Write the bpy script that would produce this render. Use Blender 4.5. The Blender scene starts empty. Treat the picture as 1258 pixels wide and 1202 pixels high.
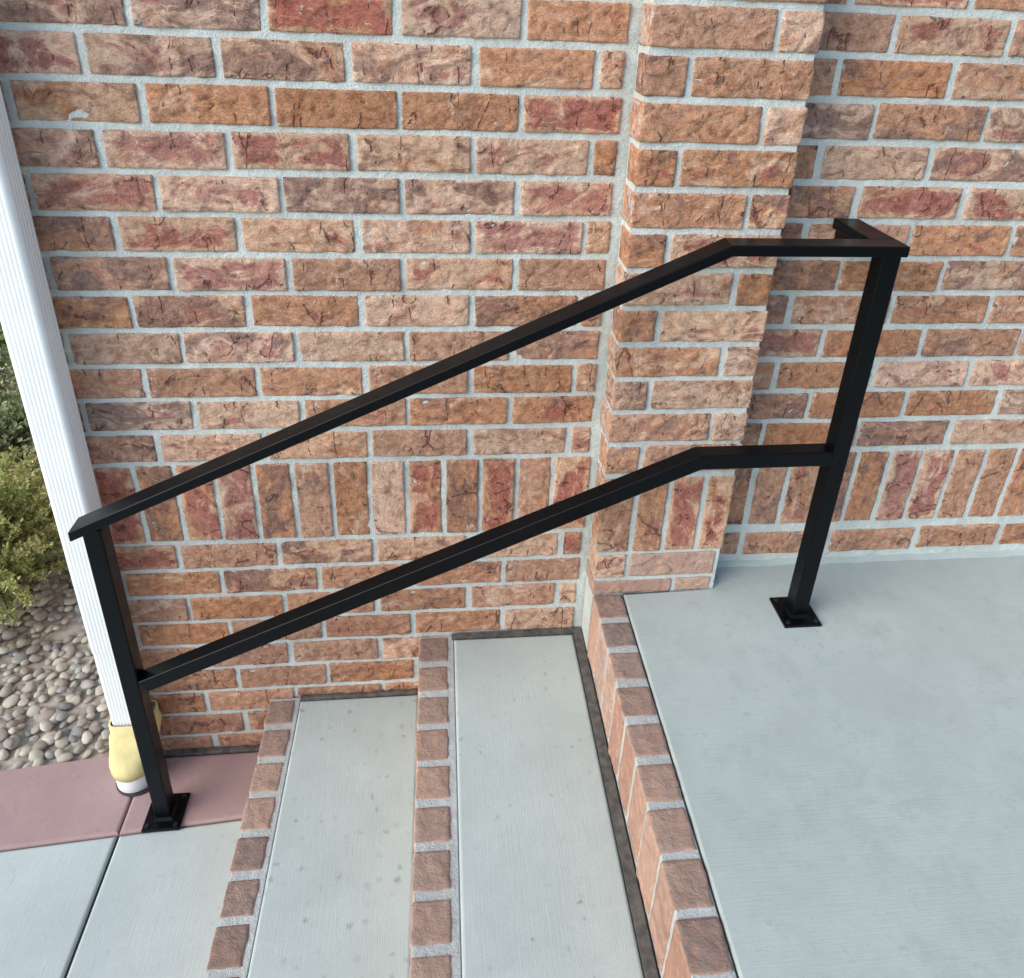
import bpy, bmesh, math, random
import numpy as np
from mathutils import Vector, Matrix, noise

random.seed(7)
scn = bpy.context.scene
COL = scn.collection

# ------------------------------------------------------------------ camera, sky, sun, exposure
cam_d = bpy.data.cameras.new('camera')
cam = bpy.data.objects.new('camera', cam_d); COL.objects.link(cam); scn.camera = cam
Rv = Vector((0.994631, -0.096278, 0.037943)); Uv = Vector((0.006111, 0.420665, 0.907195)); Fv = Vector((0.103304, 0.902093, -0.418995))
cam.matrix_world = Matrix(((Rv.x, Uv.x, -Fv.x, -0.05927), (Rv.y, Uv.y, -Fv.y, -1.29237), (Rv.z, Uv.z, -Fv.z, 0.00347), (0, 0, 0, 1)))
cam_d.sensor_fit = 'HORIZONTAL'; cam_d.sensor_width = 36.0
cam_d.lens = 917.12 / 1258 * 36; cam_d.shift_x = -0.0060; cam_d.shift_y = -0.1484
cam_d.clip_start = 0.02; cam_d.clip_end = 600

SUN_EL, SUN_AZ = 33.0, 243.0          # azimuth from +Y clockwise: the light comes from the left and from behind the camera
world = bpy.data.worlds.new('World'); scn.world = world; world.use_nodes = True
wn = world.node_tree
sky = wn.nodes.new('ShaderNodeTexSky'); sky.sky_type = 'NISHITA'; sky.sun_disc = False
sky.sun_elevation = math.radians(SUN_EL); sky.sun_rotation = math.radians(SUN_AZ)
sky.air_density = 1.0; sky.dust_density = 1.5; sky.ozone_density = 1.0
bg = wn.nodes['Background']; bg.inputs['Strength'].default_value = 0.14
wn.links.new(sky.outputs[0], bg.inputs[0])
sun_d = bpy.data.lights.new('sun', 'SUN'); sun_d.energy = 1.35; sun_d.angle = math.radians(48); sun_d.color = (1.0, 0.985, 0.95)
sun = bpy.data.objects.new('sun', sun_d); COL.objects.link(sun)
az = math.radians(SUN_AZ); el = math.radians(SUN_EL)
sdir = Vector((math.sin(az) * math.cos(el), math.cos(az) * math.cos(el), math.sin(el)))
sun.rotation_euler = sdir.to_track_quat('Z', 'Y').to_euler()
scn.view_settings.view_transform = 'Standard'; scn.view_settings.look = 'None'
scn.view_settings.exposure = 0.82; scn.view_settings.gamma = 1.0; scn.view_settings.use_curve_mapping = False
scn.render.engine = 'CYCLES'

# ------------------------------------------------------------------ helpers
def tag(o, label=None, cat=None, group=None, kind=None):
    if label: o['label'] = label
    if cat: o['category'] = cat
    if group: o['group'] = group
    if kind: o['kind'] = kind
    return o
def empty(name, loc=(0, 0, 0)):
    o = bpy.data.objects.new(name, None); COL.objects.link(o); o.location = loc; o.empty_display_size = 0.05; return o
def link(name, me, mat=None, parent=None, loc=None, rot=None):
    o = bpy.data.objects.new(name, me); COL.objects.link(o)
    if mat is not None and not me.materials: me.materials.append(mat)
    if loc is not None: o.location = loc
    if rot is not None: o.rotation_euler = rot
    if parent is not None: o.parent = parent          # parents sit at the origin or hold local coordinates
    return o
def mesh_from(name, vs, fs, smooth=False):
    me = bpy.data.meshes.new(name); me.from_pydata([tuple(v) for v in vs], [], fs); me.update()
    if smooth: me.polygons.foreach_set('use_smooth', [True] * len(me.polygons))
    return me
def bm_mesh(name, bm, smooth=False):
    bmesh.ops.recalc_face_normals(bm, faces=bm.faces[:])
    me = bpy.data.meshes.new(name); bm.to_mesh(me); bm.free()
    if smooth: me.polygons.foreach_set('use_smooth', [True] * len(me.polygons))
    return me
def prism(pts, z0, z1, bev=0.0, seg=3):
    bm = bmesh.new()
    lo = [bm.verts.new((x, y, z0)) for x, y in pts]; hi = [bm.verts.new((x, y, z1)) for x, y in pts]
    bm.faces.new(lo[::-1]); top = bm.faces.new(hi)
    n = len(pts)
    for i in range(n): bm.faces.new((lo[i], lo[(i + 1) % n], hi[(i + 1) % n], hi[i]))
    if bev: bmesh.ops.bevel(bm, geom=list(top.edges), offset=bev, segments=seg, profile=0.5, affect='EDGES')
    return bm
def box(x0, x1, y0, y1, z0, z1, bev=0.0, seg=2, all_edges=False):
    bm = prism([(x0, y0), (x1, y0), (x1, y1), (x0, y1)], z0, z1, 0 if all_edges else bev, seg)
    if all_edges and bev: bmesh.ops.bevel(bm, geom=bm.edges[:], offset=bev, segments=seg, profile=0.5, affect='EDGES')
    return bm

# ------------------------------------------------------------------ node helpers
class NT:
    def __init__(s, name):
        s.m = bpy.data.materials.new(name); s.m.use_nodes = True; s.t = s.m.node_tree
        s.b = s.t.nodes['Principled BSDF']; s.x = 0
    def n(s, kind, **kw):
        d = s.t.nodes.new('ShaderNode' + kind)
        for k, v in kw.items(): setattr(d, k, v)
        return d
    def l(s, a, b): s.t.links.new(a, b)
    def put(s, sock, v):
        if hasattr(v, 'is_output') or hasattr(v, 'links'): s.l(v, sock)
        else: sock.default_value = v
    def math(s, op, a, b=0.0, c=None, clamp=False):
        d = s.n('Math', operation=op, use_clamp=clamp); s.put(d.inputs[0], a); s.put(d.inputs[1], b)
        if c is not None: s.put(d.inputs[2], c)
        return d.outputs[0]
    def noise(s, vec, scale, detail=4, rough=0.55, dist=0.0, out='Fac'):
        d = s.n('TexNoise'); s.put(d.inputs['Vector'], vec); d.inputs['Scale'].default_value = scale
        d.inputs['Detail'].default_value = detail; d.inputs['Roughness'].default_value = rough; d.inputs['Distortion'].default_value = dist
        return d.outputs[out]
    def ramp(s, fac, a, b, c0=0.0, c1=1.0):
        d = s.n('MapRange', interpolation_type='SMOOTHSTEP'); s.put(d.inputs[0], fac); s.put(d.inputs[1], a); s.put(d.inputs[2], b)
        s.put(d.inputs[3], c0); s.put(d.inputs[4], c1); return d.outputs[0]
    def mix(s, fac, a, b, mode='MIX'):
        d = s.n('Mix', data_type='RGBA', blend_type=mode); s.put(d.inputs[0], fac)
        for i, v in ((6, a), (7, b)):
            if isinstance(v, tuple): d.inputs[i].default_value = (*v, 1) if len(v) == 3 else v
            else: s.l(v, d.inputs[i])
        return d.outputs[2]
    def mapping(s, vec, scale=(1, 1, 1), loc=(0, 0, 0), rot=(0, 0, 0)):
        d = s.n('Mapping'); s.l(vec, d.inputs[0]); d.inputs['Scale'].default_value = scale
        d.inputs['Location'].default_value = loc; d.inputs['Rotation'].default_value = rot; return d.outputs[0]
    def vadd(s, a, b, op='ADD'):
        d = s.n('VectorMath', operation=op); s.put(d.inputs[0], a); s.put(d.inputs[1], b); return d.outputs[0]
    def bump(s, h, strength=0.5, dist=0.002, prev=None):
        d = s.n('Bump'); d.inputs['Strength'].default_value = strength; d.inputs['Distance'].default_value = dist
        s.l(h, d.inputs['Height'])
        if prev is not None: s.l(prev, d.inputs['Normal'])
        return d.outputs[0]

MORTAR = (0.66, 0.71, 0.675)
def brick_material(name, weathered=0.0):
    """object colour: R = share of maroon flash, G = share of dark grey-purple, B = share of pale tan over orange brown"""
    t = NT(name)
    tc = t.n('TexCoord'); oi = t.n('ObjectInfo')
    sep = t.n('SeparateColor'); t.l(oi.outputs['Color'], sep.inputs[0])
    rnd = oi.outputs['Random']
    comb = t.n('CombineXYZ')
    t.put(comb.inputs[0], t.math('MULTIPLY', rnd, 37.3)); t.put(comb.inputs[1], t.math('MULTIPLY', rnd, 91.7)); t.put(comb.inputs[2], t.math('MULTIPLY', rnd, 53.1))
    P = t.vadd(tc.outputs['Object'], comb.outputs[0])
    Ps = t.mapping(P, scale=(0.75, 1, 1.3))
    nb = t.n('SeparateColor'); t.l(t.noise(Ps, 17, 3.5, 0.62, 1.1, 'Color'), nb.inputs[0]); b1, b2, b3 = nb.outputs[0], nb.outputs[1], nb.outputs[2]
    nm = t.n('SeparateColor'); t.l(t.noise(P, 62, 4.5, 0.68, 0.3, 'Color'), nm.inputs[0]); m1, m2, m3 = nm.outputs[0], nm.outputs[1], nm.outputs[2]
    nf = t.n('SeparateColor'); t.l(t.noise(P, 300, 2.5, 0.7, 0, 'Color'), nf.inputs[0]); f1, f2 = nf.outputs[0], nf.outputs[1]
    g = t.n('SeparateXYZ'); t.l(tc.outputs['Generated'], g.inputs[0])
    ex = t.math('ABSOLUTE', t.math('SUBTRACT', g.outputs[0], 0.5)); ez = t.math('ABSOLUTE', t.math('SUBTRACT', g.outputs[2], 0.5))
    rim = t.math('MAXIMUM', t.ramp(ex, 0.36, 0.50), t.ramp(ez, 0.20, 0.50))
    mm = t.ramp(m1, 0.22, 0.72)
    orange = t.mix(mm, (0.29, 0.125, 0.064), (0.58, 0.30, 0.172))
    tan = t.mix(mm, (0.43, 0.25, 0.162), (0.74, 0.49, 0.34))
    red = t.mix(mm, (0.24, 0.070, 0.058), (0.47, 0.175, 0.135))
    dark = t.mix(mm, (0.15, 0.080, 0.062), (0.35, 0.195, 0.145))
    def share(nz, w, soft=0.05):      # weight 0..1 -> mask
        th = t.math('MULTIPLY_ADD', w, -0.36, 0.70)
        return t.ramp(nz, t.math('SUBTRACT', th, soft), t.math('ADD', th, soft))
    c = t.mix(share(b3, sep.outputs[2], 0.09), orange, tan)
    c = t.mix(t.math('MULTIPLY', t.math('MULTIPLY', rim, sep.outputs[0]), 0.55), c, tan)
    core = t.math('SUBTRACT', b1, t.math('MULTIPLY', rim, 0.20))
    c = t.mix(t.math('MULTIPLY', share(core, sep.outputs[0], 0.06), 0.88), c, red)
    c = t.mix(t.math('MULTIPLY', share(b2, sep.outputs[1], 0.07), 0.88), c, dark)
    hs = t.n('HueSaturation'); t.l(c, hs.inputs['Color'])
    t.put(hs.inputs['Value'], t.math('MULTIPLY_ADD', t.math('FRACT', t.math('MULTIPLY', rnd, 7.31)), 0.28, 1.0))
    t.put(hs.inputs['Saturation'], t.math('MULTIPLY_ADD', t.math('FRACT', t.math('MULTIPLY', rnd, 17.9)), 0.20, 0.87))
    c = hs.outputs[0]
    # grain of the clay: dark pits and pale grit
    c = t.mix(t.ramp(f1, 0.30, 0.46, 0.36, 0.0), c, (0.10, 0.06, 0.045))
    c = t.mix(t.ramp(f2, 0.57, 0.70, 0.0, 0.45), c, (0.68, 0.53, 0.42))
    # firing cracks: thin, mostly upright, broken, their shade painted dark into the colour
    wv = t.vadd(t.noise(P, 33, 3, 0.65, 0, 'Color'), (0.013, 0.0, 0.016), 'MULTIPLY')
    Pv = t.vadd(t.mapping(P, scale=(1, 1, 0.30)), wv)
    vor = t.n('TexVoronoi', feature='DISTANCE_TO_EDGE'); t.l(Pv, vor.inputs['Vector']); vor.inputs['Scale'].default_value = 19
    line = t.math('MULTIPLY', t.ramp(vor.outputs['Distance'], 0.003, 0.026, 1.0, 0.0), t.ramp(t.math('ADD', b1, t.math('MULTIPLY', m3, 0.35)), 0.705, 0.76))
    if not weathered: c = t.mix(t.math('MULTIPLY', line, 0.60), c, (0.095, 0.045, 0.035))
    # mortar smears along the arrises and splashes
    sm = t.math('ADD', t.math('MULTIPLY', t.math('MAXIMUM', t.ramp(ex, 0.452, 0.50), t.ramp(ez, 0.385, 0.50)), 0.24), m2)
    smear = t.ramp(sm, 0.70 if not weathered else 0.68, 0.79 if not weathered else 0.84, 0.0, 0.72 if not weathered else 0.62)
    spl = t.ramp(t.math('ADD', t.math('MULTIPLY', f1, 0.45), m2), 0.885, 0.935, 0.0, 0.75)
    sp = t.math('MAXIMUM', smear, spl)
    if not weathered: c = t.mix(t.math('MULTIPLY', t.ramp(t.math('MULTIPLY_ADD', b1, 0.55, t.math('MULTIPLY', b2, 0.45)), 0.48, 0.60), t.ramp(m3, 0.52, 0.66, 0.0, 0.22)), c, (0.12, 0.06, 0.048))
    c = t.mix(sp, c, (0.62, 0.59, 0.55))
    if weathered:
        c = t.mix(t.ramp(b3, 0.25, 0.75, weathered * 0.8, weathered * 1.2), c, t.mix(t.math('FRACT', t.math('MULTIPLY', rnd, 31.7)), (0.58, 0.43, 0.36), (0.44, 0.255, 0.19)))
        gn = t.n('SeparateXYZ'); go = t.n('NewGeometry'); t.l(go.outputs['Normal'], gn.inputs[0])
        c = t.mix(t.math('MULTIPLY', t.ramp(gn.outputs[2], 0.55, 0.9), t.ramp(m2, 0.30, 0.60, 0.40, 0.86)), c, t.mix(rnd, (0.19, 0.15, 0.13), (0.40, 0.275, 0.21)))  # dirt on tops, and side-lit contrast of riser against top painted in
    t.l(c, t.b.inputs['Base Color'])
    t.b.inputs['Roughness'].default_value = 0.84; t.b.inputs['Specular IOR Level'].default_value = 0.3
    # split ledges: a terraced field gives chiselled steps with crisp lips
    q = t.math('MULTIPLY', t.math('MULTIPLY_ADD', b1, 0.55, t.math('MULTIPLY_ADD', b2, 0.45, t.math('MULTIPLY', m1, 0.22))), 15.0)
    terr = t.math('ADD', t.math('FLOOR', q), t.ramp(t.math('FRACT', q), 0.0, 0.20))
    lip = t.ramp(t.math('FRACT', q), 0.0, 0.16, 1.0, 0.0)
    h = t.math('ADD', t.math('MULTIPLY', t.noise(Ps, 75, 6, 0.76, 0.3), 1.0), t.math('MULTIPLY', terr, 0.21 if not weathered else 0.10))
    if not weathered: h = t.math('SUBTRACT', h, t.math('MULTIPLY', line, 0.8))
    t.l(t.bump(h, 1.0, 0.0060), t.b.inputs['Normal'])
    return t.m

def mortar_material(name, base=MORTAR):
    t = NT(name); tc = t.n('TexCoord'); P = tc.outputs['Object']
    a = t.noise(P, 9, 5, 0.6); f = t.noise(P, 300, 4, 0.7); m = t.noise(P, 60, 5, 0.7)
    c = t.mix(t.ramp(a, 0.3, 0.7), tuple(x * 0.88 for x in base), tuple(min(x * 1.08, 0.9) for x in base))
    c = t.mix(t.ramp(f, 0.30, 0.46, 0.40, 0), c, (0.28, 0.28, 0.26))
    c = t.mix(t.ramp(m, 0.57, 0.72, 0, 0.35), c, (0.45, 0.40, 0.35))
    t.l(c, t.b.inputs['Base Color']); t.b.inputs['Roughness'].default_value = 0.95; t.b.inputs['Specular IOR Level'].default_value = 0.2
    h = t.math('ADD', t.noise(P, 320, 4, 0.7), t.math('MULTIPLY', m, 2.6))
    t.l(t.bump(h, 0.9, 0.0030), t.b.inputs['Normal']); return t.m

def concrete_material(name, base, streak_dir='y', spots=0.5, stain=0.3, seed=0.0):
    t = NT(name); tc = t.n('TexCoord'); P = t.vadd(tc.outputs['Object'], (seed, seed * 1.7, 0))
    sc = (60, 2.2, 1) if streak_dir == 'y' else (2.2, 60, 1)
    st = t.noise(t.mapping(P, scale=sc), 6, 4, 0.6)
    cl = t.noise(P, 5.0, 8, 0.72, 0.2); cl2 = t.noise(P, 14, 6, 0.72, 0.3); f = t.noise(P, 420, 4, 0.75)
    c = t.mix(t.ramp(cl, 0.30, 0.72), tuple(x * 0.91 for x in base), tuple(x * 1.05 for x in base))
    c = t.mix(t.ramp(cl2, 0.48, 0.72, 0.0, stain), c, tuple(x * y for x, y in zip(base, (0.80, 0.82, 0.80))))
    c = t.mix(t.ramp(st, 0.40, 0.62, 0.0, 0.08), c, tuple(x * 0.80 for x in base))
    c = t.mix(t.ramp(f, 0.28, 0.46, 0.6, 0), c, tuple(x * 0.60 for x in base))
    c = t.mix(t.ramp(f, 0.58, 0.74, 0.0, 0.4), c, tuple(min(x * 1.3, 0.8) for x in base))
    c = t.mix(t.ramp(t.noise(P, 70, 4, 0.7), 0.62, 0.74, 0.0, 0.35), c, tuple(x * 0.66 for x in base))
    c = t.mix(t.math('MULTIPLY', t.ramp(t.noise(t.vadd(P, (3, 8, 0)), 30, 5, 0.72), 0.58, 0.68), t.ramp(cl, 0.46, 0.58, 0.0, 0.30)), c, tuple(x * 0.55 for x in base))
    # small drip stains and pores
    vr = t.n('TexVoronoi'); t.l(t.vadd(P, t.vadd(t.noise(P, 60, 3, 0.6, 0, 'Color'), (0.022, 0.022, 0.0), 'MULTIPLY')), vr.inputs['Vector']); vr.inputs['Scale'].default_value = 38
    scv = t.n('SeparateColor'); t.l(vr.outputs['Color'], scv.inputs[0])
    spt = t.math('MULTIPLY', t.ramp(t.math('DIVIDE', vr.outputs['Distance'], t.math('MULTIPLY_ADD', scv.outputs[2], 1.0, 0.35)), 0.02, 0.30, 1, 0), t.ramp(cl2, 0.36, 0.50))
    sc3 = t.n('SeparateColor'); t.l(vr.outputs['Color'], sc3.inputs[0])
    spt = t.math('MULTIPLY', spt, t.ramp(sc3.outputs[0], 0.30, 0.62))
    c = t.mix(t.math('MULTIPLY', spt, spots), c, tuple(x * 0.38 for x in base))
    vr2 = t.n('TexVoronoi'); t.l(P, vr2.inputs['Vector']); vr2.inputs['Scale'].default_value = 8.0
    sc4 = t.n('SeparateColor'); t.l(vr2.outputs['Color'], sc4.inputs[0])
    chip = t.math('MULTIPLY', t.ramp(vr2.outputs['Distance'], 0.015, 0.03, 1, 0), t.ramp(sc4.outputs[1], 0.75, 0.85))
    c = t.mix(t.math('MULTIPLY', chip, 0.7), c, (0.75, 0.76, 0.74))
    t.l(c, t.b.inputs['Base Color']); t.b.inputs['Roughness'].default_value = 0.88; t.b.inputs['Specular IOR Level'].default_value = 0.3
    h = t.math('ADD', t.math('MULTIPLY', st, 0.6), t.math('MULTIPLY', f, 0.5)); 
    t.l(t.bump(h, 0.5, 0.0014), t.b.inputs['Normal']); return t.m

def simple(name, col, rough=0.5, nz=0.1, scale=40, bump=0.0, metallic=0.0, spec=0.5, bscale=150):
    t = NT(name); tc = t.n('TexCoord'); P = tc.outputs['Object']
    c = t.mix(t.ramp(t.noise(P, scale, 5, 0.65), 0.3, 0.7), tuple(x * (1 - nz) for x in col), tuple(min(1, x * (1 + nz)) for x in col))
    t.l(c, t.b.inputs['Base Color']); t.b.inputs['Roughness'].default_value = rough
    t.b.inputs['Metallic'].default_value = metallic; t.b.inputs['Specular IOR Level'].default_value = spec
    if bump: t.l(t.bump(t.noise(P, bscale, 4, 0.6), bump, 0.001), t.b.inputs['Normal'])
    return t

M = {}
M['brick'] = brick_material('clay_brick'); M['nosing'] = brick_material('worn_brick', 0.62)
M['mortar'] = mortar_material('mortar'); M['step_mortar'] = mortar_material('step_mortar', (0.54, 0.575, 0.55))
M['porch'] = concrete_material('porch_concrete', (0.435, 0.50, 0.468), 'x', 0.15, 0.60, 1.0)
M['tread'] = concrete_material('tread_concrete', (0.475, 0.54, 0.51), 'y', 0.62, 0.25, 4.0)
M['walk'] = concrete_material('walk_concrete', (0.50, 0.565, 0.535), 'y', 0.2, 0.25, 8.0)
M['pink'] = concrete_material('red_dyed_concrete', (0.41, 0.285, 0.27), 'y', 0.3, 0.75, 12.0)
M['felt'] = simple('joint_filler', (0.10, 0.094, 0.085), 0.95, 0.4, 60, 0.8).m
M['gap'] = simple('open_joint_dirt', (0.05, 0.05, 0.048), 0.95, 0.3, 60).m
M['black'] = simple('black_powder_coat', (0.0022, 0.0030, 0.0040), 0.32, 0.2, 300, 0.10, 0.0, 0.15, 900).m
_n = M['black'].node_tree; _b = _n.nodes['Principled BSDF']; _z = _n.nodes.new('ShaderNodeTexNoise'); _z.inputs['Scale'].default_value = 22; _z.inputs['Detail'].default_value = 6
_r = _n.nodes.new('ShaderNodeMapRange'); _r.inputs[1].default_value = 0.35; _r.inputs[2].default_value = 0.65; _r.inputs[3].default_value = 0.28; _r.inputs[4].default_value = 0.38
_c = _n.nodes.new('ShaderNodeTexCoord'); _n.links.new(_c.outputs['Object'], _z.inputs['Vector']); _n.links.new(_z.outputs['Fac'], _r.inputs[0]); _n.links.new(_r.outputs[0], _b.inputs['Roughness'])
M['vinyl'] = simple('white_painted_metal', (0.85, 0.88, 0.86), 0.42, 0.03, 12, 0.05).m
M['pvc'] = simple('white_pvc', (0.74, 0.75, 0.74), 0.45, 0.05, 30).m
M['gap_shade'] = simple('pipe_gap_shade', (0.012, 0.013, 0.014), 0.7, 0.2, 80).m
M['steel'] = simple('bolt_metal', (0.03, 0.032, 0.036), 0.4, 0.2, 80, 0, 0.6).m
M['soil'] = simple('sandy_soil', (0.42, 0.38, 0.31), 0.97, 0.35, 30, 0.9, bscale=120).m
M['earth'] = simple('garden_ground', (0.14, 0.13, 0.08), 0.97, 0.4, 2.0, 0.8).m
t = simple('yellow_plastic', (0.74, 0.64, 0.30), 0.55, 0.12, 25, 0.1); M['yellow'] = t.m

def stone_material():
    t = NT('river_stone'); tc = t.n('TexCoord'); oi = t.n('ObjectInfo'); geo = t.n('NewGeometry')
    r = t.math('FRACT', t.math('ADD', t.math('MULTIPLY', oi.outputs['Random'], 3.7), t.math('MULTIPLY', geo.outputs['Random Per Island'], 5.3)))
    cr = t.n('ValToRGB'); t.l(r, cr.inputs[0]); e = cr.color_ramp; e.interpolation = 'CONSTANT'
    cols = [(0.48, 0.44, 0.35), (0.32, 0.34, 0.32), (0.50, 0.46, 0.37), (0.18, 0.20, 0.205), (0.36, 0.33, 0.27), (0.42, 0.41, 0.36), (0.31, 0.26, 0.215), (0.34, 0.34, 0.31), (0.55, 0.52, 0.44)]
    e.elements[0].color = (*cols[0], 1); e.elements[1].position = 1 / 9; e.elements[1].color = (*cols[1], 1)
    for i in range(2, 9): el_ = e.elements.new(i / 9); el_.color = (*cols[i], 1)
    P = tc.outputs['Object']
    c = t.mix(t.ramp(t.noise(P, 60, 5, 0.6, 0.5), 0.35, 0.7, 0, 0.35), cr.outputs[0], (0.40, 0.35, 0.27))
    c = t.mix(t.ramp(t.noise(P, 400, 3, 0.6), 0.3, 0.45, 0.25, 0), c, (0.10, 0.09, 0.08))
    t.l(c, t.b.inputs['Base Color']); t.b.inputs['Roughness'].default_value = 0.75
    t.l(t.bump(t.noise(P, 220, 4, 0.6), 0.3, 0.001), t.b.inputs['Normal']); return t.m
M['stone'] = stone_material()

def leaf_material(name, cols):
    t = NT(name); geo = t.n('NewGeometry'); cr = t.n('ValToRGB'); t.l(geo.outputs['Random Per Island'], cr.inputs[0]); e = cr.color_ramp
    e.elements[0].color = (*cols[0], 1); e.elements[1].color = (*cols[-1], 1)
    for i in range(1, len(cols) - 1): x = e.elements.new(i / (len(cols) - 1)); x.color = (*cols[i], 1)
    t.l(cr.outputs[0], t.b.inputs['Base Color']); t.b.inputs['Roughness'].default_value = 0.6
    t.b.inputs['Specular IOR Level'].default_value = 0.3
    tr = t.n('BsdfTranslucent'); t.l(cr.outputs[0], tr.inputs[0]); mx = t.n('MixShader'); mx.inputs[0].default_value = 0.25
    t.l(t.b.outputs[0], mx.inputs[1]); t.l(tr.outputs[0], mx.inputs[2]); t.l(mx.outputs[0], t.t.nodes['Material Output'].inputs[0]); return t.m
M['leaf_gold'] = leaf_material('golden_leaves', [(0.42, 0.42, 0.14), (0.62, 0.60, 0.24), (0.22, 0.36, 0.11), (0.70, 0.64, 0.33), (0.30, 0.44, 0.16)])
M['leaf_green'] = leaf_material('green_leaves', [(0.08, 0.18, 0.07), (0.14, 0.28, 0.10), (0.32, 0.42, 0.15), (0.10, 0.20, 0.13)])
M['leaf_lime'] = leaf_material('lime_leaves', [(0.16, 0.28, 0.06), (0.33, 0.40, 0.10), (0.09, 0.17, 0.05)])
M['leaf_grey'] = leaf_material('grey_leaves', [(0.20, 0.30, 0.13), (0.42, 0.44, 0.22), (0.13, 0.23, 0.10), (0.30, 0.32, 0.22)])
M['twig'] = simple('twig_bark', (0.09, 0.06, 0.035), 0.9, 0.3, 80).m

# ------------------------------------------------------------------ brick meshes
CACHE = {}
def rough_box(w, d, h, var, amp=1.0, seg=0.0038, back=False, front='y'):
    """a fired clay brick w x d x h, centred on x and z, its face at y = 0 and its body running to y = d"""
    key = (round(w, 3), round(d, 3), round(h, 3), var, amp, seg, back)
    if key in CACHE: return CACHE[key]
    nx = max(4, int(w / seg)); nz = max(4, int(h / seg)); ny = max(2, int(d / (seg * (1 if back else 2.5))))
    off = Vector((var * 3.17 + w * 11, var * 1.93, var * 5.71 + h * 7))
    idx = {}; vs = []; fs = []
    r = 0.0050 if back else 0.0035
    tiltx = (random.random() - .5) * 0.010; tiltz = (random.random() - .5) * 0.02
    def vert(i, j, k):
        q = (i, j, k)
        if q in idx: return idx[q]
        p = Vector((w * (i / nx - .5), d * j / ny, h * (k / nz - .5)))
        a = Vector((w / 2, d / 2, h / 2)); c = Vector((p.x, p.y - d / 2, p.z))
        cl = Vector([max(-(a[n] - r), min(a[n] - r, c[n])) for n in range(3)])
        dv = c - cl; nrm = dv.normalized() if dv.length > 1e-9 else Vector((0, -1, 0))
        cc = cl + nrm * r
        # relief: soft swell, split ledges, grain
        s = p + off
        swell = (noise.noise(s * 18)) * 0.0014 + noise.noise(s * 60) * 0.0009
        warp = Vector((noise.noise(s * 30), noise.noise(s * 30 + Vector((9, 0, 0))), noise.noise(s * 30 + Vector((0, 9, 0))))) * 0.010
        q2 = Vector((s.x * 30, s.y * 25, s.z * 38)) + warp * 34
        dd, pts = noise.voronoi(q2)
        hsh = math.sin(pts[0].x * 12.98 + pts[0].y * 78.2 + pts[0].z * 37.7) * 43758.5; hsh -= math.floor(hsh)
        ledge = (hsh - 0.5) * 0.0056 * (1 if hsh > .35 else 0.45)
        groove = -0.0034 * max(0.0, 1 - (dd[1] - dd[0]) * 9) * (1 if hsh > 0.5 else 0)
        arr = min(1.0, min(w / 2 - abs(p.x), h / 2 - abs(p.z)) / 0.006)
        fr = (ledge + groove) * (0.35 + 0.65 * max(arr, 0))
        disp = (swell + fr) * amp
        if nrm.y > 0.5: disp = 0
        elif abs(nrm.y) < 0.5: disp = (swell * (1.5 if back else 1.0) + noise.noise(s * 48) * 0.0019 + noise.noise(s * 140) * 0.0011) * amp
        cc = cc + nrm * disp
        y = cc.y + d / 2
        if nrm.y < -0.5: y += tiltx * p.x + tiltz * p.z
        vs.append((cc.x, y, cc.z)); idx[q] = len(vs) - 1; return idx[q]
    def grid(n1, n2, f, flip):
        for a in range(n1):
            for b in range(n2):
                q = [f(a, b), f(a + 1, b), f(a + 1, b + 1), f(a, b + 1)]
                fs.append(q[::-1] if flip else q)
    grid(nx, nz, lambda a, b: vert(a, 0, b), False)
    grid(nx, ny, lambda a, b: vert(a, b, 0), True); grid(nx, ny, lambda a, b: vert(a, b, nz), False)
    grid(nz, ny, lambda a, b: vert(0, b, a), False); grid(nz, ny, lambda a, b: vert(nx, b, a), True)
    if back: grid(nx, nz, lambda a, b: vert(a, ny, b), True)
    me = mesh_from('brick', vs, fs, True); CACHE[key] = me; return me

TONE = {  # maroon, dark, tan
    'O': (0.20, 0.15, 0.20), 'T': (0.22, 0.18, 0.80), 'R': (0.80, 0.15, 0.45), 'D': (0.25, 0.55, 0.15),
    'P': (0.35, 0.52, 0.75), 'Q': (0.58, 0.10, 0.95), 'B': (0.30, 0.38, 0.10)}
def tone(o, ch=None):
    ch = ch or random.choice('OOOTTTQQRBDDPB')
    c = TONE[ch]; o.color = tuple(max(0, min(1, v + random.uniform(-.12, .12))) for v in c) + (1,)
BH = 0.0625; MJ = 0.0094        # brick height, joint
def lay(parent, x0, x1, zc, hh, yface, ch=None, depth=0.055, mat='brick', nvar=7, proud=0.0, z_is_vertical=False):
    """one brick of a wall: face in the plane y = yface"""
    w = x1 - x0; w = round(w / 0.004) * 0.004
    if z_is_vertical:                                   # soldier: the same mesh stood on end
        me = rough_box(round(hh / 0.004) * 0.004, depth, w, random.randrange(nvar))
        o = link('brick', me, M[mat], parent, ((x0 + x1) / 2, yface + proud, zc), (0, math.pi / 2 + random.uniform(-.006, .006), 0))
    else:
        me = rough_box(w, depth, round(hh, 4), random.randrange(nvar))
        o = link('brick', me, M[mat], parent, ((x0 + x1) / 2, yface + proud, zc), (random.uniform(-.012, .012), random.uniform(-.003, .003), random.uniform(-.006, .006)))
    tone(o, ch); return o

H = 0.0725; S = 0.199
def J(j): return -H * j if j <= 12 else -12 * H - S - H * (j - 13)
def course_zc(c): return (J(c - 1) + J(c)) / 2        # above the soldier course c <= 12, below it c >= 14
def jit(a=0.0012): return random.uniform(-a, a)
ZTOP = 11                                              # courses above z = 0

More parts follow.
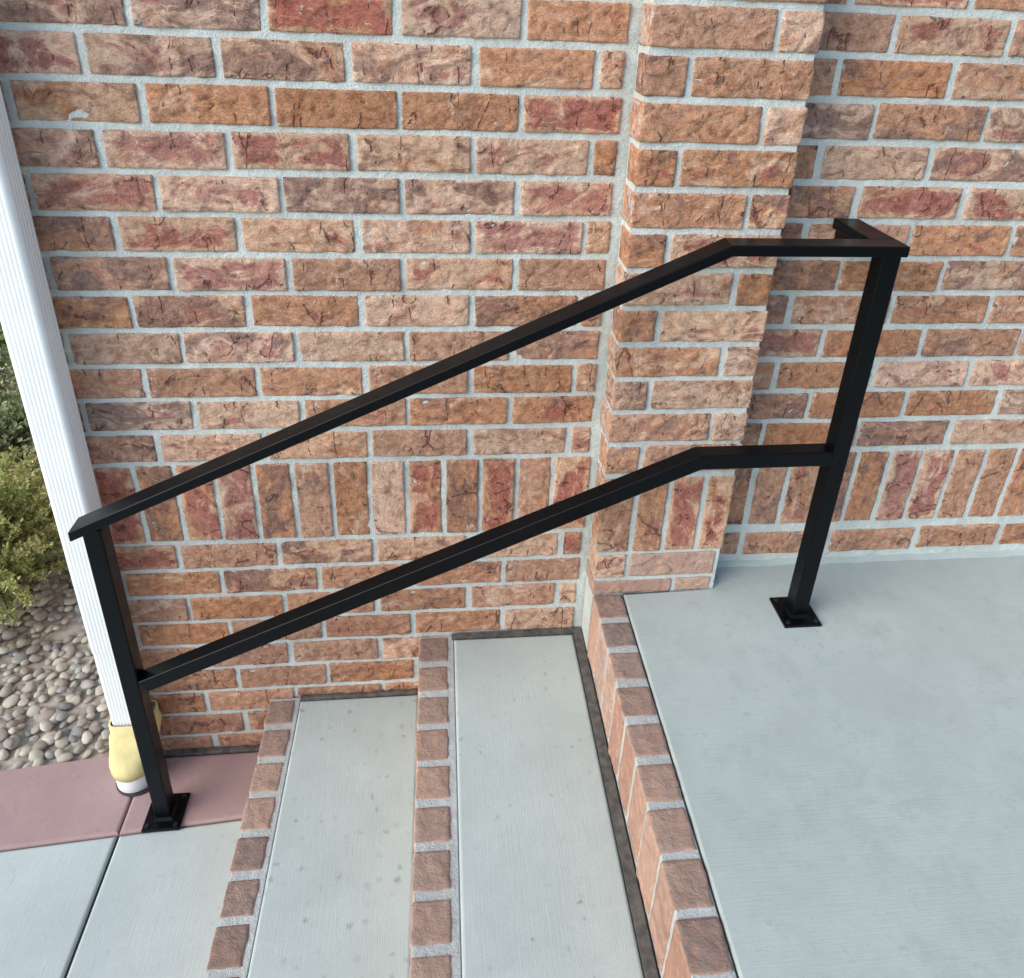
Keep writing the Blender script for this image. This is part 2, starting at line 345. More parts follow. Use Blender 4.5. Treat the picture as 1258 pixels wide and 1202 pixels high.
# ------------------------------------------------------------------ ground, walk, garden edging
Z_P, Z_2, Z_1, Z_G = -1.181, -1.360, -1.535, -1.700    # porch, second tread, first tread, walk
ground = tag(link('ground', mesh_from('ground', [(-150, -150, -1.83), (150, -150, -1.83), (150, 150, -1.83), (-150, 150, -1.83)], [(0, 1, 2, 3)]), M['earth']), kind='structure')
def edge_y(x): return -0.1925 - 0.066 * (-x - 0.768) - (0.0 if x < -0.768 else 0.0)
JX = -0.767
walk = tag(empty('sidewalk'), kind='structure')
link('slab', bm_mesh('slab', prism([(-7, -7), (JX - 0.003, -7), (JX - 0.003, edge_y(JX) - 0.003), (-7, edge_y(-7) - 0.003)], -1.82, Z_G, 0.006)), M['walk'], walk)
link('slab', bm_mesh('slab', prism([(JX + 0.003, -7), (-0.469, -7), (-0.469, edge_y(-0.469) - 0.003), (JX + 0.003, edge_y(JX) - 0.003)], -1.82, Z_G, 0.006)), M['walk'], walk)
link('joint_filler', bm_mesh('joint', box(JX - 0.0029, JX + 0.0029, -7, -0.2, -1.80, Z_G - 0.008)), M['gap'], walk)
edging = tag(empty('garden_edging'), 'dusty red concrete edging strip between grey sidewalk, river stones and house wall', 'edging')
link('edging_block', bm_mesh('edging_block', prism([(-7, edge_y(-7)), (JX - 0.001, edge_y(JX)), (JX - 0.001, -0.004), (-0.832, -0.004), (-0.855, -0.004), (-1.093, -0.026), (-7, -0.57)], -1.80, Z_G + 0.002, 0.007)), M['pink'], edging)
link('edging_block', bm_mesh('edging_block', prism([(JX + 0.001, edge_y(JX)), (-0.469, edge_y(-0.469)), (-0.469, -0.014), (JX + 0.001, -0.014)], -1.80, Z_G + 0.002, 0.007)), M['pink'], edging)
link('joint_filler', bm_mesh('filler', prism([(-0.74, -0.013), (-0.469, -0.013), (-0.469, 0.001), (-0.74, 0.001)], -1.80, Z_G + 0.006, 0.002)), M['felt'], edging)
link('joint_filler', bm_mesh('filler', box(JX - 0.0008, JX + 0.0008, edge_y(JX) + 0.004, -0.02, -1.80, Z_G - 0.003)), M['gap'], edging)

# ------------------------------------------------------------------ main brick wall
wall = tag(empty('brick_wall'), 'long rough brick wall behind the steps, ending at the white downspout', 'wall')
XL, XC = -0.812, 0.258
def wavy_panel(x0, x1, z0, z1, y, res=0.011, amp=0.0016):
    nx = int((x1 - x0) / res); nz = int((z1 - z0) / res); vs = []; fs = []
    for k in range(nz + 1):
        for i in range(nx + 1):
            x = x0 + (x1 - x0) * i / nx; z = z0 + (z1 - z0) * k / nz
            b = noise.noise(Vector((x * 35, y, z * 35))) * amp + noise.noise(Vector((x * 110, y, z * 110))) * amp * 0.5
            if i in (0, nx) or k in (0, nz): b = 0
            vs.append((x, y + b, z))
    for k in range(nz):
        for i in range(nx):
            a = k * (nx + 1) + i; fs.append((a, a + 1, a + nx + 2, a + nx + 1))
    return mesh_from('mortar', vs, fs, True)
YM = 0.0035                                            # mortar face a little behind the brick faces
link('mortar', wavy_panel(XL + 0.004, XC + 0.02, -1.80, ZTOP * H + 0.3, YM), M['mortar'], wall)
link('wall_core', bm_mesh('core', box(XL + 0.004, XC + 0.02, YM + 0.004, 0.24, -1.80, ZTOP * H + 0.3)), M['mortar'], wall)
L = 0.2032
rows = {1: 'PPRQO', 2: 'QPPPOQ', 3: 'TOOOR', 4: 'DRQTQD', 5: 'RQPPR', 6: 'DQTTRT', 7: 'DQOQO', 8: 'DPOTDT', 9: 'TPTOD',
        10: 'OOOOOT', 11: 'PTOBB', 12: 'DQTOTQ', 14: 'ROPTTBT', 15: 'OPOBO', 16: 'OOBBOT', 17: 'OOBOT', 18: 'OOOPO', 19: 'OOBB', 20: 'OOO', 21: 'OPB'}
for c in list(range(-ZTOP, 13)) + list(range(14, 23)):
    if c <= -ZTOP: continue
    zc = course_zc(c)
    odd = c % 2 == 1
    if odd:
        xs = [XL, -0.7325] + [(k - 0.5 - 0.115) * L for k in (-2, -1, 0, 1)] + [XC]
    else:
        xs = [XL] + [k * L for k in (-3, -2, -1, 0, 1)] + [XC]
    seq = rows.get(c, '')
    if odd: seq = 'D' + seq
    for i in range(len(xs) - 1):
        a = xs[i] + (MJ / 2 if i else 0) + jit(); b = xs[i + 1] - MJ / 2 + jit() + (-0.004 if i == len(xs) - 2 else 0)
        if b - a < 0.02: continue
        if c >= 21 and a > -0.42: continue
        if c >= 18 and a > -0.13: continue
        lay(wall, a, b, zc + jit(), BH, 0.0, seq[i] if i < len(seq) else None, proud=jit(0.0012))
sold = 'ORDRRDBOTRDROQDDR'
xs = [0.022 + 0.0765 * n for n in range(-11, 4)]; xs[-1] = XC + 0.001
for i in range(len(xs) - 1):
    lay(wall, max(xs[i], XL) + MJ / 2 + jit(), xs[i + 1] - MJ / 2 + jit(), (J(12) + J(13)) / 2 + jit(), S - MJ, 0.0, sold[i % len(sold)], z_is_vertical=True, proud=jit(0.0012))

# side face of the house running back from the corner
side = tag(empty('brick_wall'), 'side of the brick house running back from the corner behind the downspout', 'wall')
link('wall_core', bm_mesh('core', box(XL + 0.006, XL + 0.2, 0.241, 3.6, -1.80, ZTOP * H + 0.3)), M['mortar'], side)
link('mortar', bm_mesh('mortar', box(XL + 0.0035, XL + 0.0055, 0.06, 3.6, -1.80, ZTOP * H + 0.3)), M['mortar'], side)
bm = bmesh.new()
for c in list(range(-ZTOP + 1, 13)) + list(range(13, 23)):
    zc = course_zc(c) if c != 13 else -0.97
    y = 0.066 + (0.1 if c % 2 else 0)
    while y < 3.5:
        r_ = bmesh.ops.create_cube(bm, size=1); hh = BH if c != 13 else S - MJ; ln = L - MJ if c != 13 else BH
        bmesh.ops.scale(bm, vec=(0.02, ln, hh), verts=r_['verts']); bmesh.ops.translate(bm, vec=(XL + 0.01 + jit(.001), y + ln / 2, zc), verts=r_['verts'])
        y += ln + MJ
o = link('brickwork', bm_mesh('brickwork', bm), M['brick'], side); o['kind'] = 'stuff'; o.color = (0.4, 0.3, 0.4, 1)

# ------------------------------------------------------------------ pilaster
PX0, PX1, PY = 0.265, 0.5425, -0.075
pil = tag(empty('brick_pilaster'), 'narrow brick pilaster standing proud of the wall beside the porch floor', 'pilaster')
link('mortar', wavy_panel(PX0 + 0.004, PX1 - 0.004, -1.30, ZTOP * H + 0.3, PY + YM, 0.012), M['mortar'], pil)
link('mortar_core', bm_mesh('core', box(PX0 + 0.0035, PX1 - 0.0035, PY + YM + 0.003, 0.0, -1.40, ZTOP * H + 0.3)), M['mortar'], pil)
prow = {1: 'OT', 2: 'DO', 3: 'OQ', 4: 'BO', 5: 'OP', 6: 'DQ', 7: 'TB', 8: 'DT', 9: 'OP', 10: 'PT', 11: 'OT', 12: 'BO'}
for c in list(range(-ZTOP + 1, 13)) + [14, 15]:
    zc = course_zc(c); hh = BH
    if c == 15: hh = 0.036; zc = J(14) - MJ / 2 - hh / 2
    jx = 0.4715 if c % 2 else 0.338
    xs = [PX0, jx, PX1 - (0.014 if c >= 14 else 0)]
    if c == 15: xs[1] = 0.445
    for i in range(2):
        a = xs[i] + (MJ / 2 if i else 0) + jit(); b = xs[i + 1] - (MJ / 2 if i == 0 else 0) + jit()
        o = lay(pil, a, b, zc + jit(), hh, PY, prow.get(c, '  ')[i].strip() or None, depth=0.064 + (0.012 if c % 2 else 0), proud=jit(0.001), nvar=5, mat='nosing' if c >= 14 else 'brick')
xs = [PX0, 0.338, 0.4085, 0.481, PX1 + 0.001]
for i in range(4):
    lay(pil, xs[i] + (MJ / 2 if i else 0), xs[i + 1] - (MJ / 2 if i < 3 else 0), (J(12) + J(13)) / 2 - 0.004, S - MJ, PY, 'OBRQ'[i], depth=0.064, z_is_vertical=True)

# ------------------------------------------------------------------ right wall (behind the porch floor)
wr = tag(empty('brick_wall'), 'brick wall rising from the porch floor on the far side of the pilaster', 'wall')
XR = 2.45
link('mortar', wavy_panel(PX1 - 0.02, XR, -1.30, ZTOP * H + 0.3, YM + 0.0006, 0.012), M['mortar'], wr)
link('wall_core', bm_mesh('core', box(XC + 0.0205, XR, YM + 0.005, 0.24, -1.80, ZTOP * H + 0.3)), M['mortar'], wr)
L2 = 0.2125
rrow = {0: 'DRO', 1: 'BQD', 2: 'BBO', 3: 'PBP', 4: 'OTPO', 5: 'DRQT', 6: 'DOBDR', 7: 'DOPRO', 8: 'BOBOO', 9: 'RODRO', 10: 'OOTQ', 11: 'DOOPB', 12: 'BODTO', 14: 'BOOOBO'}
for c in list(range(-ZTOP + 1, 13)) + [14]:
    zc = course_zc(c) - (0.018 if c == 14 else 0); x = 0.709 if c % 2 else 0.621
    xs = [PX1 - 0.012]
    while x < XR - 0.02: xs.append(x); x += L2
    xs.append(XR)
    for i in range(len(xs) - 1):
        s_ = rrow.get(c, '')
        lay(wr, xs[i] + (MJ * 0.6 if i else 0) + jit(.0025), xs[i + 1] - MJ * 0.6 + jit(.0025), zc + jit(.0015), BH - 0.001, 0.0, s_[i] if i < len(s_) else None, proud=jit(0.0015))
x = 0.622; xs = [PX1 - 0.012]
while x < XR - 0.02: xs.append(x); x += 0.0762
xs.append(XR)
for i in range(len(xs) - 1):
    if xs[i + 1] - xs[i] < 0.03: continue
    lay(wr, xs[i] + (MJ * .6 if i else 0) + jit(.002), xs[i + 1] - MJ * .6 + jit(.002), (J(12) + J(13)) / 2 - 0.005, S - MJ, 0.0, 'BBODBRQBOBODRB'[i % 14], z_is_vertical=True, proud=jit(0.0012))
# mortar fillet at the foot of the wall
bm = bmesh.new(); n = 90; prof = []
for i in range(n + 1):
    x = PX1 - 0.008 + (XR - PX1) * i / n; a = noise.noise(Vector((x * 14, 3, 1))) * 0.004; b = noise.noise(Vector((x * 33, 8, 1))) * 0.003
    prof.append([bm.verts.new((x, -0.014 + a * 2 + b, Z_P - 0.002)), bm.verts.new((x, -0.006 + a * .6, Z_P + 0.002 + b)), bm.verts.new((x, -0.0045, Z_P + 0.004 + a * .7)), bm.verts.new((x, 0.006, Z_P + 0.008 + a + b))])
for i in range(n):
    for k in range(3): bm.faces.new((prof[i][k], prof[i + 1][k], prof[i + 1][k + 1], prof[i][k + 1]))
link('mortar_fillet', bm_mesh('fillet', bm, True), M['porch'], wr)

# ------------------------------------------------------------------ steps and porch
def soldier_block(parent, x0, x1, y0, y1, ztop, h, ch=None):
    """nosing brick on end: rough all round, exposed on its -x side and its top"""
    w = round((x1 - x0) / .002) * .002; d = round((y1 - y0) / .002) * .002; h = round(h / .005) * .005
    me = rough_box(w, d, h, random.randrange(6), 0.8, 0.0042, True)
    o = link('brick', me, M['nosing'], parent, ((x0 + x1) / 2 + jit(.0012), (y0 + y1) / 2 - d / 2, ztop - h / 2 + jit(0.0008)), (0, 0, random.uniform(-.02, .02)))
    tone(o, ch); return o
YEND = -2.3
def nosing_row(parent, x0, x1, ystart, ztop, h, seq, pitch=0.0784):
    y = ystart; i = 0; MJ = 0.0125
    while y - pitch > YEND:
        soldier_block(parent, x0, x1, y - pitch + MJ + jit(.0015), y + jit(.0015), ztop, h, seq[i % len(seq)]); y -= pitch; i += 1
step1 = tag(empty('concrete_step'), 'lowest concrete step with a brick nosing, rising straight from the sidewalk', 'step')
link('slab', bm_mesh('slab', box(-0.394, -0.117, YEND, -0.012, Z_G - .1, Z_1, 0.006, 3)), M['tread'], step1)
link('mortar', bm_mesh('mortar', box(-0.462, -0.3945, YEND, -0.001, Z_G - .1, Z_1 - 0.0025, 0.002)), M['step_mortar'], step1)
nosing_row(step1, -0.4655, -0.404, -0.008, Z_1, 0.165, 'QPDOBOOBOD')
link('joint_filler', bm_mesh('filler', box(-0.394, -0.117, -0.0115, -0.002, Z_G, Z_1 + 0.006, 0.002)), M['felt'], step1)
step2 = tag(empty('concrete_step'), 'middle concrete step with a brick nosing, directly below the porch edge', 'step')
link('slab', bm_mesh('slab', box(-0.033, 0.2465, YEND, -0.014, Z_1 - .1, Z_2, 0.006, 3)), M['tread'], step2)
link('mortar', bm_mesh('mortar', box(-0.110, -0.0335, YEND, -0.001, Z_1 - .1, Z_2 - 0.0025, 0.002)), M['step_mortar'], step2)
nosing_row(step2, -0.1135, -0.047, -0.008, Z_2, 0.165, 'PBBBTOBDOB')
link('joint_filler', bm_mesh('filler', prism([(-0.038, -0.0135), (0.247, -0.0135), (0.247, YEND), (0.2668, YEND), (0.2668, -0.0015), (-0.038, -0.0015)], Z_1, Z_2 + 0.007, 0.002)), M['felt'], step2)
porch = tag(empty('porch_floor'), 'raised grey concrete porch floor edged with bricks on end', 'porch')
link('slab', bm_mesh('slab', prism([(0.3345, YEND), (XR, YEND), (XR, -0.003), (0.560, -0.003), (0.560, PY - 0.004), (0.3345, PY - 0.004)], Z_P - 0.2, Z_P, 0.004, 2)), M['porch'], porch)
link('mortar', bm_mesh('mortar', box(0.270, 0.3310, YEND, PY - 0.001, Z_2 - 0.05, Z_P - 0.003, 0.002)), M['step_mortar'], porch)
link('joint_filler', bm_mesh('filler', box(0.3313, 0.3343, YEND, PY - 0.005, Z_P - 0.1, Z_P - 0.006)), M['gap'], porch)
link('joint_filler', bm_mesh('filler', box(0.3345, 0.533, PY - 0.0038, PY - 0.0010, Z_P - 0.1, Z_P - 0.001)), M['gap'], porch)
nosing_row(porch, 0.266, 0.3305, PY - 0.004, Z_P, 0.165, 'QPPDBDBPBD')
link('infill', bm_mesh('infill', box(0.535, 0.5595, PY - 0.004, 0.0, Z_P - 0.1, Z_P - 0.002)), M['porch'], porch)

# ------------------------------------------------------------------ handrail
rail = tag(empty('handrail'), 'black square tube handrail bolted down beside the steps, returning to the wall at its top', 'handrail')
RY = -0.155
def sweep(name, pts, w, h, y, mat, parent, bev=0.003, plumb=False):
    """rectangular tube along points in the x-z plane; pts are on its top line, h hangs below"""
    n = len(pts); secs = []
    for i, p in enumerate(pts):
        p = Vector(p)
        t0 = (p - Vector(pts[i - 1])).normalized() if i else None
        t1 = (Vector(pts[i + 1]) - p).normalized() if i < n - 1 else None
        if t0 is None: t0 = t1
        if t1 is None: t1 = t0
        n0 = Vector((t0.y, -t0.x)); n1 = Vector((t1.y, -t1.x)); m = (n0 + n1).normalized(); m = m / m.dot(n0)
        if plumb and i == 0: m = Vector((0, -1)) / n0.y * -1
        secs.append((p, m))
    bm = bmesh.new(); rings = []
    for p, m in secs:
        a = p; b = p + m * h
        rings.append([bm.verts.new((a.x, y - w / 2, a.y)), bm.verts.new((a.x, y + w / 2, a.y)), bm.verts.new((b.x, y + w / 2, b.y)), bm.verts.new((b.x, y - w / 2, b.y))])
    for i in range(n - 1):
        for k in range(4): bm.faces.new((rings[i][k], rings[i + 1][k], rings[i + 1][(k + 1) % 4], rings[i][(k + 1) % 4]))
    bm.faces.new(rings[0]); bm.faces.new(rings[-1][::-1])
    bmesh.ops.recalc_face_normals(bm, faces=bm.faces[:])
    es = [e for e in bm.edges if len(e.link_faces) == 2 and e.link_faces[0].normal.angle(e.link_faces[1].normal) > 1.0]
    bmesh.ops.bevel(bm, geom=es, offset=bev, segments=3, profile=0.5, affect='EDGES')
    me = bm_mesh(name, bm); o = link(name, me, mat, parent); return o
# cap rail: slope, level run, then the return to the wall
sweep('top_rail', [(-0.7145, -0.8895), (0.411, -0.3545), (0.7170, -0.3545)], 0.044, 0.019, RY, M['black'], rail, 0.0022, True)
bm = box(0.6685, 0.7168, RY + 0.0221, -0.0045, -0.3735, -0.3548, 0.0022, 3, True)
ret = link('return_rail', bm_mesh('return_rail', bm), M['black'], rail)
link('wall_bracket', bm_mesh('bracket', box(0.677, 0.703, -0.052, -0.0048, -0.402, -0.3738, 0.002, 2, True)), M['black'], rail)
sweep('middle_rail', [(-0.6625, -1.2690), (0.417, -0.7625), (0.6765, -0.7610)], 0.034, 0.0315, RY, M['black'], rail, 0.0028)
def post(xc, z0, z1):
    link('post', bm_mesh('post', box(xc - 0.0165, xc + 0.0165, RY - 0.0175, RY + 0.0175, z0, z1, 0.0028, 3, True)), M['black'], rail)
    pl = link('base_plate', bm_mesh('base_plate', prism([(xc - 0.040, RY - 0.040), (xc + 0.040, RY - 0.040), (xc + 0.040, RY + 0.042), (xc - 0.040, RY + 0.042)], z0 - 0.0005, z0 + 0.0065, 0.002)), M['black'], rail)
    bmw = bmesh.new()       # weld bead round the post foot
    ring = []
    for sx, sy in ((-1, -1), (1, -1), (1, 1), (-1, 1)):
        ring.append(((xc + sx * 0.0215, RY + sy * 0.0225), (xc + sx * 0.0160, RY + sy * 0.017)))
    lo = [bmw.verts.new((a[0], a[1], z0 + 0.0064)) for a, b in ring]; hi = [bmw.verts.new((b[0], b[1], z0 + 0.0135)) for a, b in ring]
    for i in range(4): bmw.faces.new((lo[i], lo[(i + 1) % 4], hi[(i + 1) % 4], hi[i]))
    link('weld_bead', bm_mesh('weld', bmw), M['black'], pl)
    for sx, sy in ((-1, -1), (1, -1), (1, 1), (-1, 1)):
        b = bmesh.new(); bmesh.ops.create_cone(b, cap_ends=True, segments=6, radius1=0.0052, radius2=0.0046, depth=0.004)
        bmesh.ops.translate(b, vec=(xc + sx * 0.0305, RY + sy * 0.0315, z0 + 0.0084), verts=b.verts[:])
        link('bolt', bm_mesh('bolt', b), M['steel'], pl)
post(-0.6775, Z_G + 0.0025, -0.8905); post(0.6925, Z_P, -0.3738)

# ------------------------------------------------------------------ downspout
ds = tag(empty('downspout'), 'white fluted metal downspout at the corner of the brick wall with a yellow adapter', 'downspout')
DX0, DX1, DY0, DY1 = -0.798, -0.7285, -0.068, -0.013
prof = []
def arc(cx, cy, r, a0, a1, n=5): return [(cx + r * math.cos(math.radians(a0 + (a1 - a0) * i / n)), cy + r * math.sin(math.radians(a0 + (a1 - a0) * i / n))) for i in range(n + 1)]
r_ = 0.010
def fluted(p0, p1, nrm, nfl, depth):
    out = []; N = nfl * 8
    for i in range(1, N):
        t_ = i / N; s_ = 0.5 - 0.5 * math.cos(2 * math.pi * nfl * t_); s_ = s_ ** 2
        out.append((p0[0] + (p1[0] - p0[0]) * t_ - nrm[0] * depth * s_, p0[1] + (p1[1] - p0[1]) * t_ - nrm[1] * depth * s_))
    return out
prof += arc(DX0 + r_, DY0 + r_, r_, 180, 270); prof += fluted((DX0 + r_, DY0), (DX1 - r_, DY0), (0, -1), 7, 0.0004)
prof += arc(DX1 - r_, DY0 + r_, r_, 270, 360); prof += fluted((DX1, DY0 + r_), (DX1, DY1 - r_), (1, 0), 4, 0.0012)
prof += arc(DX1 - r_, DY1 - r_, r_, 0, 90); prof += arc(DX0 + r_, DY1 - r_, r_, 90, 180)
def extrude(prof, zs, name, mat, parent, scale=None):
    bm = bmesh.new(); cx = sum(p[0] for p in prof) / len(prof); cy = sum(p[1] for p in prof) / len(prof); rings = []
    for i, z in enumerate(zs):
        s_ = scale[i] if scale else 1
        rings.append([bm.verts.new((cx + (x - cx) * s_, cy + (y - cy) * s_, z)) for x, y in prof])
    n = len(prof)
    for a, b in zip(rings, rings[1:]):
        for i in range(n): bm.faces.new((a[i], a[(i + 1) % n], b[(i + 1) % n], b[i]))
    me = bm_mesh(name, bm, True); return link(name, me, mat, parent)
extrude(prof, [-1.570, -1.30, -1.2985, -1.2965, -1.295, ZTOP * H + 0.6], 'pipe', M['vinyl'], ds, [0.96, 0.96, 0.965, 0.995, 1, 1])
# adapter: rectangular collar flowing into a round socket
PCX, PCY = -0.772, -0.060
def ring_mix(t_, rect, cx, cy, r, n=48):
    out = []
    x0, x1, y0, y1 = rect; mx, my = (x0 + x1) / 2, (y0 + y1) / 2; hx, hy = (x1 - x0) / 2, (y1 - y0) / 2
    for i in range(n):
        a = 2 * math.pi * i / n; c, s_ = math.cos(a), math.sin(a)
        k = (abs(c) ** 6 + abs(s_) ** 6) ** (-1 / 6)
        px, py = mx + hx * c * k, my + hy * s_ * k
        out.append((px * (1 - t_) + (cx + r * c) * t_, py * (1 - t_) + (cy + r * s_) * t_))
    return out
rect = (-0.8030, -0.7120, -0.0760, -0.006)
lv = [(0.0, rect, 0.04, -1.513), (0.0, rect, 0.04, -1.540), (0.0, (-0.8065, -0.7075, -0.082, -0.006), 0.04, -1.550), (0.25, (-0.8075, -0.708, -0.086, -0.006), 0.048, -1.582), (0.6, (-0.808, -0.711, -0.090, -0.006), 0.050, -1.606), (1.0, rect, 0.0485, -1.628), (1.0, rect, 0.0480, -1.652), (1.0, rect, 0.0440, -1.6525)]
bm = bmesh.new(); rings = []
rings.append([bm.verts.new((x, y, -1.5135)) for x, y in ring_mix(0, (-0.7995, -0.7155, -0.0725, -0.009), 0, 0, 0)])
for tt, rc, rr, z in lv: rings.append([bm.verts.new((x, y, z)) for x, y in ring_mix(tt, rc, PCX, PCY, rr)])
for a, b in zip(rings, rings[1:]):
    for i in range(48): bm.faces.new((a[i], a[(i + 1) % 48], b[(i + 1) % 48], b[i]))
link('drain_adapter', bm_mesh('adapter', bm, True), M['yellow'], ds)
def tube_ring(cx, cy, r0, r1, z0, z1, name, mat, parent, n=40):
    bm = bmesh.new(); R4 = []
    for r, z in ((r1, z0), (r1, z1), (r0, z1), (r0, z0)):
        R4.append([bm.verts.new((cx + r * math.cos(2 * math.pi * i / n), cy + r * math.sin(2 * math.pi * i / n), z)) for i in range(n)])
    for k in range(4):
        a, b = R4[k], R4[(k + 1) % 4]
        for i in range(n): bm.faces.new((a[i], a[(i + 1) % n], b[(i + 1) % n], b[i]))
    return link(name, bm_mesh(name, bm, True), mat, parent)
tube_ring(PCX, PCY, 0.040, 0.0435, Z_G - 0.05, -1.62, 'drain_pipe', M['pvc'], ds)
tube_ring(PCX + 0.008, PCY + 0.003, 0.0437, 0.054, Z_G - 0.03, Z_G + 0.0045, 'shaded_gap', M['gap_shade'], ds)  # shade of the dirt-filled gap round the pipe, built as a dark ring

# ------------------------------------------------------------------ river stones
bed = tag(empty('stone_bed'), kind='structure')
link('soil', mesh_from('soil', [(-5, -0.39, -1.722), (-0.82, -0.004, -1.722), (-0.82, 4.2, -1.722), (-5, 4.2, -1.722)], [(0, 1, 2, 3)]), M['soil'], bed)
SV = []
for v in range(8):
    bm = bmesh.new(); bmesh.ops.create_icosphere(bm, subdivisions=3, radius=1)
    sx, sy, sz = random.uniform(.95, 1.25), random.uniform(.70, .95), random.uniform(.42, .62)
    for q in bm.verts:
        n_ = 1 + 0.16 * noise.noise(q.co * 1.1 + Vector((v * 7, 0, 0))) + 0.05 * noise.noise(q.co * 3 + Vector((v * 3, 1, 0)))
        q.co = Vector((q.co.x * sx, q.co.y * sy, q.co.z * sz)) * n_
    SV.append(bm_mesh('stone', bm, True))
camp = Vector((-0.05927, -1.29237, 0.00347))
def in_view(p):
    d = p - camp; z = d.dot(Fv); x = 636.6 + 917.1 * d.dot(Rv) / z; y = 414.3 - 917.1 * d.dot(Uv) / z
    return -40 < x < 190 and 380 < y < 980, d.length
spots = []
g = 0.029
for iy in range(int(3.2 / (g * .87))):
    for ix in range(int(2.9 / g)):
        x = -3.6 + 2.9 * 0 + ix * g + (g / 2 if iy % 2 else 0) + random.uniform(-.009, .009); y = -0.15 + iy * g * 0.87 + random.uniform(-.009, .009)
        if x > -0.84 or x < -3.6: continue
        if y < -0.004 - 0.0925 * max(0, -x - 0.855) + 0.012: continue
        if random.random() < 0.10: continue
        spots.append((x, y, random.choice((1, 1, 1.35)) * random.uniform(0.0095, 0.0165), -1.722 + random.uniform(0.002, 0.011)))
for (x, y) in [(random.uniform(-3.5, -0.86), random.uniform(0.02, 3.0)) for _ in range(1400)]:
    spots.append((x, y, random.uniform(0.009, 0.017), -1.722 + random.uniform(0.012, 0.022)))
vis, rest = [], []
for s_ in spots:
    ok, dd = in_view(Vector((s_[0], s_[1], s_[3])))
    (vis if ok else rest).append((dd, s_))
vis.sort(key=lambda q: q[0]); near = vis[:295]; rest = [s_ for _, s_ in rest] + [s_ for _, s_ in vis[295:]]
for _, (x, y, r, z) in near:
    o = link('stone', random.choice(SV), M['stone'], bed, (x, y, z), (random.uniform(-.35, .35), random.uniform(-.35, .35), random.uniform(0, 6.28)))
    o.scale = (r, r, r)
base = []
bm = bmesh.new(); bmesh.ops.create_icosphere(bm, subdivisions=2, radius=1)
bv = np.array([q.co[:] for q in bm.verts]); bf = np.array([[q.index for q in f.verts] for f in bm.faces]); bm.free()
VV, FF = [], []; rng = np.random.default_rng(5)
for i, (x, y, r, z) in enumerate(rest):
    s_ = np.array([rng.uniform(.95, 1.25), rng.uniform(.7, .95), rng.uniform(.42, .62)]); a = rng.uniform(0, 6.28); c, sn = math.cos(a), math.sin(a)
    w = bv * s_ * (1 + 0.1 * np.sin(bv[:, :1] * 2.3 + i) * np.cos(bv[:, 1:2] * 2.9 + i)) * r
    w = np.stack([w[:, 0] * c - w[:, 1] * sn + x, w[:, 0] * sn + w[:, 1] * c + y, w[:, 2] + z], 1)
    VV.append(w); FF.append(bf + i * len(bv))
o = link('stones', mesh_from('stones', np.concatenate(VV).tolist(), np.concatenate(FF).tolist(), True), M['stone'], bed); o['kind'] = 'stuff'

# ------------------------------------------------------------------ plants
def leaf(vs, fs, p, d, n, l, w):
    d = d.normalized(); s_ = d.cross(n).normalized(); i = len(vs); u = s_.cross(d)
    vs += [p, p + d * l * .45 + s_ * w + u * w * .3, p + d * l, p + d * l * .45 - s_ * w + u * w * .3]; fs.append((i, i + 1, i + 2, i + 3))
def rvec(): return Vector((random.gauss(0, 1), random.gauss(0, 1), random.gauss(0, 1))).normalized()
def twig_mesh(segs, r):
    vs, fs = [], []
    for a, b in segs:
        d = (b - a).normalized(); u = d.orthogonal().normalized(); v = d.cross(u); i = len(vs)
        for p, rr in ((a, r), (b, r * .5)):
            for k in range(4): an = k * math.pi / 2; vs.append(p + (u * math.cos(an) + v * math.sin(an)) * rr)
        for k in range(4): fs.append((i + k, i + (k + 1) % 4, i + 4 + (k + 1) % 4, i + 4 + k))
    return mesh_from('stems', vs, fs)
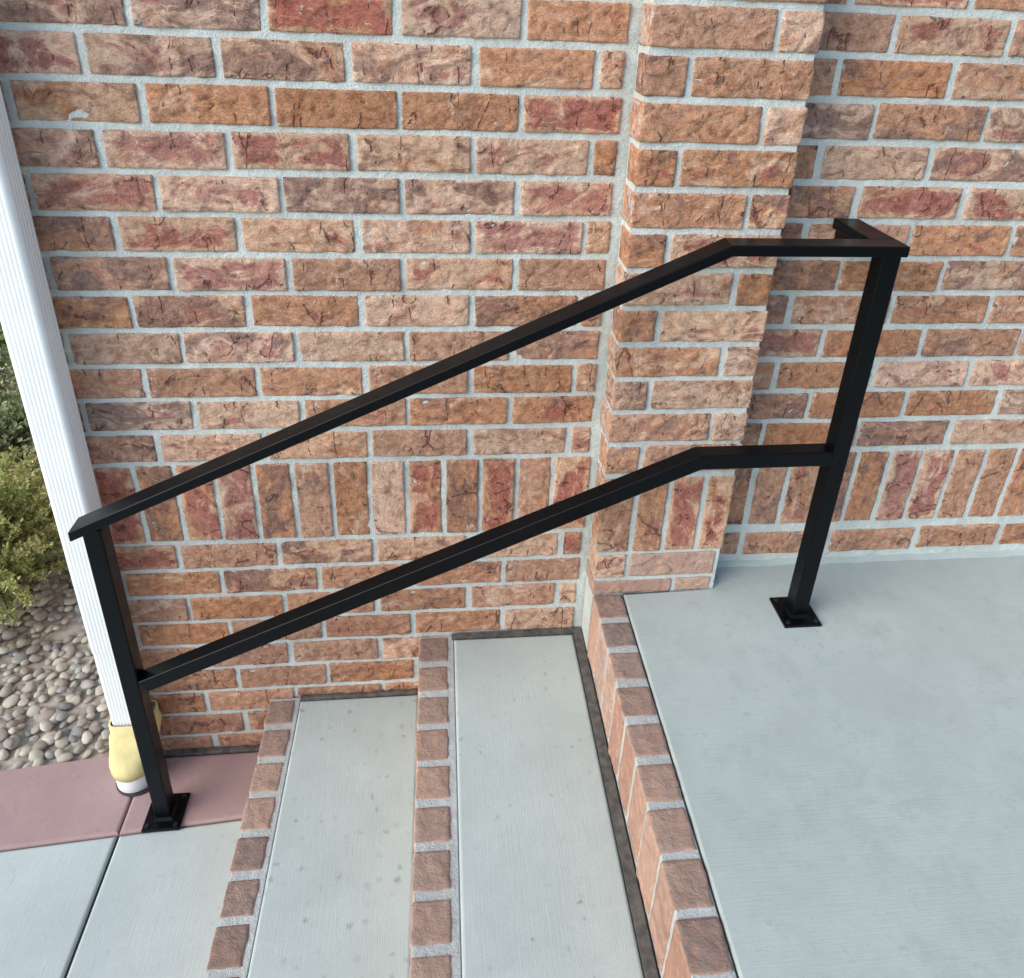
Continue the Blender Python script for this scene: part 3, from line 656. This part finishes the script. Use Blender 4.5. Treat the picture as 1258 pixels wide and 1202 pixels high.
def shrub(name, label, cat, base, rx, ry, h, nst, nlf, ll, lw, mat, style):
    t_ = tag(empty(name, base), label, cat)
    vs, fs, segs = [], [], []
    for i in range(nst):
        a = random.uniform(0, 6.28); rr = math.sqrt(random.random())
        tip = Vector((rx * rr * math.cos(a), ry * rr * math.sin(a), h * (1 - 0.55 * rr * rr) * random.uniform(.55, 1.08)))
        mid = Vector((tip.x * .35, tip.y * .35, tip.z * .55)); b0 = Vector((tip.x * .1, tip.y * .1, 0))
        pts = [b0, mid, tip]; segs += [(b0, mid), (mid, tip)]
        for k in range(nlf):
            u = random.random() ** .6; s_ = random.random()
            q = (b0.lerp(mid, u * 2) if u < .5 else mid.lerp(tip, u * 2 - 1))
            if style == 'plume':
                ax = (tip - mid).normalized(); sd = (rvec() + ax * 0.9).normalized(); q = q + rvec() * 0.006
                br = random.uniform(.008, .028); 
                for m in range(3): leaf(vs, fs, q + sd * br * m / 3, (sd + rvec() * .7), rvec(), ll * random.uniform(.6, 1.2), lw)
            else:
                q = q + rvec() * 0.018 * (1 + u); leaf(vs, fs, q, (rvec() + Vector((0, 0, .5))), (Vector((0, 0, 1)) + rvec() * .5), ll * random.uniform(.6, 1.25), lw * random.uniform(.8, 1.2))
    link('foliage', mesh_from('foliage', vs, fs), mat, t_); link('stems', twig_mesh(segs, 0.0022), M['twig'], t_)
ZB = -1.72
shrub('shrub', 'low golden feathery shrub spreading over the river stones nearest the downspout', 'shrub', (-1.43, 0.62, ZB), 0.34, 0.38, 0.42, 230, 80, 0.015, 0.0042, M['leaf_gold'], 'plume')
shrub('shrub', 'grey-green twiggy plant behind the golden shrub', 'shrub', (-1.68, 1.30, ZB), 0.28, 0.26, 0.34, 90, 45, 0.024, 0.008, M['leaf_grey'], 'leafy')
shrub('shrub', 'bright lime leafed plant at the left edge of the photo, halfway up the downspout', 'shrub', (-1.98, 1.55, ZB), 0.24, 0.20, 0.48, 60, 40, 0.030, 0.010, M['leaf_lime'], 'leafy')
shrub('shrub', 'dark green bushy shrub farthest back beside the white downspout', 'shrub', (-2.10, 2.35, ZB), 0.62, 0.45, 0.60, 170, 60, 0.034, 0.012, M['leaf_green'], 'leafy')
